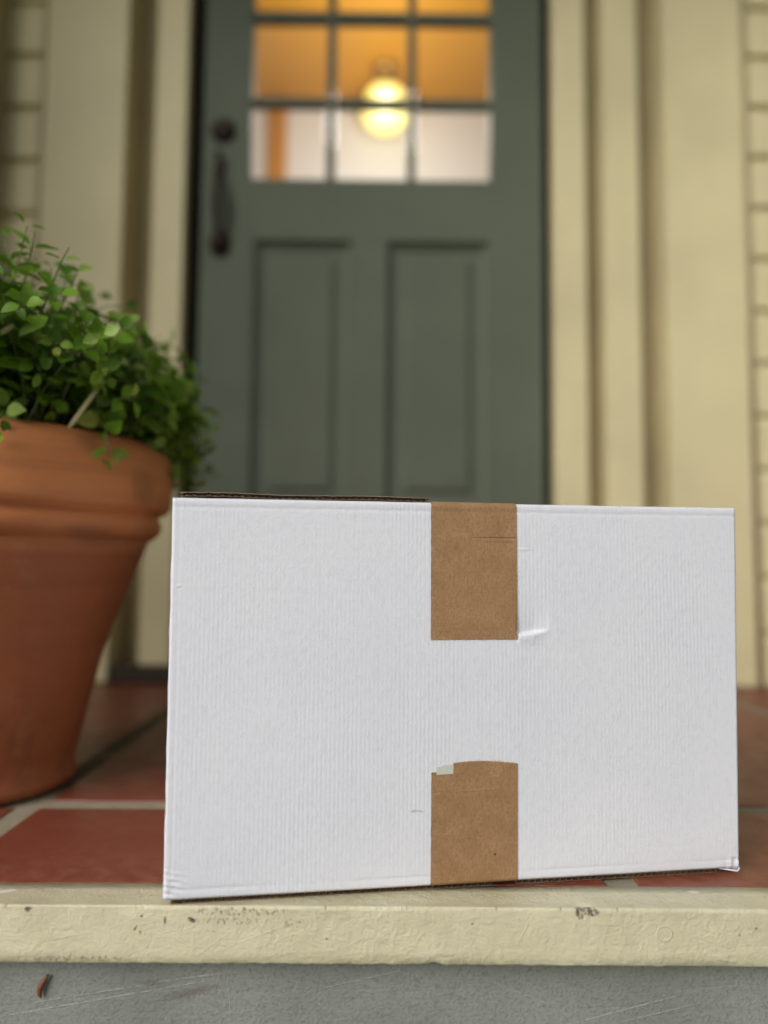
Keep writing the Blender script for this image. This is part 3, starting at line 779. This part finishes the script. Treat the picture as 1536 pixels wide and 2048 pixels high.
t1 = tape('paper_tape', 0.2364, 0.3208, 0.2228+DZ, Z0+BH-0.0008, 'top', None, 'upper strip of brown paper tape folded over the top edge')
def torn(x):
    u = (x-0.2374)/(0.3206-0.2374)
    b = DZ + 0.1065 + 0.0042*sin(pi*min(1, max(0, u*0.95))) 
    b += 0.0007*noise.noise(Vector((x*900, 1, 1))) + 0.0005*noise.noise(Vector((x*300, 4, 1)))
    if x < 0.2582: b = DZ + 0.0992 + (x-0.2374)*0.05
    return b
t2 = tape('paper_tape', 0.2374, 0.3206, Z0+0.0006, 0.1075+DZ, 'bottom', torn, 'lower strip of brown paper tape with a torn top edge')
# loose threads along the right edge of the tape
random.seed(5)
for (xe, za, zb, nn) in [(0.3207, 0.231, 0.358, 120), (0.3205, 0.012, 0.112, 70)]:
    bm = bmesh.new()
    for i in range(nn):
        z = za+(zb-za)*(i+random.random()*0.6)/nn; l = random.uniform(0.0005, 0.0016)
        y = front_y(xe, z)-0.0006
        tube(bm, [(xe-0.0006, y, z), (xe+l*0.4, y-0.0001, z+random.uniform(-.4, .8)*l)], 0.00011, 3)
    if za > 0.1:
        for i in range(24):
            x = random.uniform(0.238, 0.320); z = 0.2228+DZ; y = front_y(x, z)-0.0005
            tube(bm, [(x, y, z+0.0004), (x+random.uniform(-.0006, .0006), y-0.0001, z-random.uniform(0.0002, 0.0006))], 0.0001, 3)
        link('tape_fray', bm, M['fibre'], t1, world=False)
for i in range(60):
    x = random.uniform(0.262, 0.3195); z = torn(x); y = front_y(x, z)-0.0005
    tube(bm, [(x, y, z-0.0008), (x+random.uniform(-.0006, .0006), y-0.0002, z+random.uniform(0.0004, 0.0013))], 0.00013, 3)
link('tape_fray', bm, M['fibre'], t2, world=False)
bm = bmesh.new()
sc = [(0.2425, 0.0993), (0.2582, 0.0998), (0.2585, 0.1078), (0.2500, 0.1082), (0.2465, 0.1066), (0.2418, 0.1062)]
sc = [(x, z+DZ) for x, z in sc]
v = [bm.verts.new((x, front_y(x, z)-0.0004, z)) for x, z in sc]; bm.faces.new(v)
r = bmesh.ops.extrude_face_region(bm, geom=bm.faces[:])
for q in r['geom']:
    if isinstance(q, bmesh.types.BMVert): q.co.y -= 0.0003
link('label_remnant', bm, M['residue'], crate, world=False)

# ------------------------------------------------------------------ terracotta pot
PX, PY = -0.5413, 1.0123
pot = empty('terracotta_pot', (PX, PY, 0.0), 'large terracotta pot with a thick rolled rim on the red tiles left of the box', 'flower pot')
bm = bmesh.new()
prof = [(0.02, 0.020), (0.118, 0.020), (0.121, 0.006), (0.128, 0.0025), (0.133, 0.006), (0.1345, 0.016), (0.130, 0.024), (0.136, 0.050), (0.150, 0.110), (0.166, 0.175), (0.1865, 0.240), (0.2095, 0.300), (0.2185, 0.326)]
lathe(bm, prof + [(0.209, 0.333), (0.190, 0.333), (0.115, 0.035), (0.002, 0.034)], 0, 0, 128, wob=0.012)
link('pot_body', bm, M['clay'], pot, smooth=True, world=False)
bm = bmesh.new()
rim = [(0.2150, 0.3215), (0.2230, 0.3245), (0.2310, 0.3315), (0.2345, 0.3380), (0.2350, 0.3475), (0.2315, 0.3545), (0.2290, 0.3585), (0.2370, 0.3600), (0.2440, 0.3625), (0.2480, 0.3700), (0.2495, 0.3920),
       (0.2505, 0.4150), (0.2475, 0.4340), (0.2400, 0.4440), (0.2320, 0.4500), (0.2210, 0.4515), (0.2120, 0.4480), (0.2080, 0.4400), (0.2050, 0.40), (0.1980, 0.335)]
lathe(bm, rim + [rim[0]], 0, 0, 128, wob=0.008)
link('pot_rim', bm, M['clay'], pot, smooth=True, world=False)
bm = bmesh.new(); lathe(bm, [(0.203, 0.405), (0.15, 0.418), (0.08, 0.425), (0.002, 0.428)], 0, 0, 48)
for v in bm.verts: v.co.z += 0.006*noise.noise(v.co*30)
link('soil', bm, M['soil'], pot, smooth=True, world=False)

# ------------------------------------------------------------------ mint plant
plant = empty('leafy_plant', (PX, PY, 0.42), 'bushy green herb with small oval leaves spilling over the terracotta pot', 'plant')
random.seed(11)
leaf = bmesh.new(); stm = bmesh.new()
def add_leaf(bm, base, dirv, nrm, L, W):
    d = dirv.normalized(); s = d.cross(nrm).normalized(); nn = s.cross(d).normalized()
    ribs = []
    prof = [(0.0, 0.05), (0.18, 0.62), (0.40, 0.98), (0.62, 0.92), (0.82, 0.55), (1.0, 0.04)]
    curl = random.uniform(-0.35, 0.1)
    for (t, wd) in prof:
        c = base + d*(L*t) + nn*(curl*L*t*t)
        hw = W*0.5*wd
        ribs.append((bm.verts.new(c - s*hw + nn*hw*0.35), bm.verts.new(c), bm.verts.new(c + s*hw + nn*hw*0.35)))
    for a, b in zip(ribs, ribs[1:]):
        bm.faces.new((a[0], a[1], b[1], b[0])); bm.faces.new((a[1], a[2], b[2], b[1]))
ENV = [(-0.4, 0.32), (0.035, 0.30), (0.08, 0.26), (0.135, 0.26), (0.20, 0.205), (0.235, 0.15), (0.260, 0.09), (0.275, 0.0)]
def outside(p):
    j = random.uniform(-0.03, 0.012)
    if p.x > 0.258+j or (p.x > 0.17 and p.z < 0.0+j): return True
    for (a, ha), (b, hb) in zip(ENV, ENV[1:]):
        if a <= p.x < b: return p.z > ha+(hb-ha)*(p.x-a)/(b-a)+j*1.2
    return False
def stem(base, d0, length, droop, lsize, npair, pull=Vector((0, 0, 0)), free=False):
    p = Vector(base); d = d0.normalized(); pts = [p.copy()]; N = npair*2
    ang = random.uniform(0, pi)
    for i in range(N):
        if i > 2 and not free and outside(p): break
        d = (d + Vector((random.uniform(-.10, .10), random.uniform(-.10, .10), random.uniform(-.06, .08))) + Vector((0, 0, -droop*(i/N))) + pull*(i/N)).normalized()
        p = p + d*(length/N); pts.append(p.copy())
        if i > N*0.22 and i % 2 == 0 or i == N-1:
            a = d.orthogonal().normalized(); b = d.cross(a)
            ang += pi/2 + random.uniform(-.3, .3)
            sz = lsize*(1.0-0.50*(i/N)**2)*random.uniform(0.75, 1.2)
            for sgn in (0, pi):
                o = a*cos(ang+sgn)+b*sin(ang+sgn)
                o = (o + d*0.45 + Vector((0, 0, random.uniform(-.15, .25)))).normalized()
                nr = (d + Vector((0, 0, 0.6)) + Vector((random.uniform(-.3, .3), random.uniform(-.5, .1), 0))).normalized()
                add_leaf(leaf, p+o*0.004, o, nr, sz, sz*random.uniform(0.66, 0.86))
    tube(stm, pts, [0.0018*(1-0.6*i/len(pts)) for i in range(len(pts))], 5)
    return pts
for k in range(540):
    a = random.uniform(0, 2*pi); r = 0.185*math.sqrt(random.random())
    bx, by = r*cos(a), r*sin(a)
    out = Vector((cos(a), sin(a), 0))
    front = max(0.0, -by)/0.185
    lean = (0.20 + 0.80*(r/0.185) + random.uniform(-.2, .25))*(1-0.55*front)
    left = max(0, -bx)/0.185
    L = random.uniform(0.16, 0.34)*(1.0+0.15*left)
    stem((bx, by, 0.0), out*lean + Vector((0, 0, 1.0)), L, random.uniform(0.05, 0.45)*(1-0.7*front), random.uniform(0.023, 0.036), random.randint(7, 10))
# sprays trailing over the right rim and a few tall wisps
for (bx, by, dx, dy, dz, L, dr) in [(0.16, 0.02, 1.0, 0.1, 0.7, 0.20, 0.8), (0.15, 0.08, 1.0, 0.4, 0.5, 0.20, 0.9), (0.17, 0.05, 1.0, -0.1, 0.4, 0.18, 1.0), (0.14, 0.12, 0.9, 0.5, 0.9, 0.22, 0.6),
                                   (0.17, 0.09, 1.1, 0.2, 0.2, 0.17, 0.9), (0.16, 0.06, 1.0, 0.3, 0.8, 0.23, 0.55), (0.12, 0.14, 0.9, 0.4, 0.6, 0.22, 0.8), (0.17, 0.0, 1.0, 0.2, 0.3, 0.19, 0.9),
                                   (0.13, 0.10, 0.75, 0.2, 1.0, 0.24, 0.4), (0.16, 0.10, 1.0, 0.1, 0.1, 0.16, 1.0), (0.15, -0.02, 0.9, 0.0, 0.9, 0.19, 0.6)]:
    for q in range(2):
        stem((bx+random.uniform(-.02, .02), by+random.uniform(-.02, .02), 0.0), Vector((dx, dy, dz+random.uniform(-.1, .1))), L*random.uniform(.85, 1.08), dr, 0.026, 8)
for (bx, by, dx, dy, dz, L) in [(0.03, 0.0, 0.30, 0.0, 1.0, 0.30), (0.06, 0.05, 0.35, 0.1, 1.0, 0.28), (-0.06, -0.02, 0.10, 0.0, 1.0, 0.36), (-0.09, 0.0, 0.12, 0.0, 1.0, 0.37), (-0.02, 0.03, 0.25, 0.1, 1.0, 0.31),
                                (-0.12, -0.05, 0.02, 0.0, 1.0, 0.38), (0.09, 0.02, 0.5, 0.1, 1.0, 0.27), (-0.10, -0.05, 0.2, 0.0, 1.0, 0.34), (-0.12, 0.05, 0.1, 0.1, 1.0, 0.44), (-0.08, 0.05, 0.1, 0.0, 1.0, 0.33)]:
    stem((bx, by, 0), Vector((dx, dy, dz)), L*0.90, 0.12, 0.022, 9, free=True)
link('foliage', leaf, M['leaf'], plant, smooth=True, world=False)
link('stems', stm, M['stem'], plant, smooth=True, world=False)
for (p0, p1) in [((0.188, -0.150, 0.040), (0.218, -0.152, 0.084)), ((0.178, -0.150, 0.105), (0.206, -0.152, 0.124)), ((0.106, -0.200, 0.112), (0.136, -0.202, 0.132)), ((0.132, -0.170, 0.156), (0.160, -0.172, 0.182))]:
    bm = bmesh.new(); a, b = Vector(p0), Vector(p1)
    tube(bm, [a-(b-a)*0.35, a, (a+b)/2+Vector((0.001, 0, 0.001)), b], [0.0020, 0.0027, 0.0028, 0.0030], 8)
    link('cut_stalk', bm, M['straw'], plant, smooth=True, world=False)

# ------------------------------------------------------------------ small things on the step
curl = empty('dried_leaf', (-0.2940, 0.6925, -0.0800), 'small curled reddish brown dried leaf stuck to the grey riser', 'dried leaf')
bm = bmesh.new()
pts = []; rd = []
for i in range(15):
    t = i/14; a = radians(75+150*t) 
    pts.append((0.0052*cos(a)+0.0045-0.0004*t, -0.0030-0.0008*sin(pi*t), 0.0094*(0.5-t)*2.1))
    rd.append(0.0004+0.0026*sin(pi*min(1, 0.08+0.92*t))**0.7*(0.6+0.4*t))
tube(bm, pts, rd, 10)
link('leaf_curl', bm, M['dry'], curl, smooth=True, world=False)

random.seed(3)
bm = bmesh.new()
for i in range(26):
    x = random.uniform(-0.022, 0.024); y = 0.0; pts = []
    dx = random.uniform(-0.006, 0.012); dz = -random.uniform(0.001, 0.0055); w0 = random.uniform(0, 6)
    for k in range(7):
        t = k/6
        pts.append((x+dx*t+0.0012*sin(w0+t*4), y-0.001*random.random(), dz*math.sin(pi*t)*1.0+0.0006*sin(w0+3*t)))
    tube(bm, pts, 0.00009, 4)
fz = link('cobweb', bm, M['web']); fz.location = (0.222, 0.6740, -0.0486)
tag(fz, 'wisp of dusty cobweb threads hanging under the cream step edge', 'cobweb')
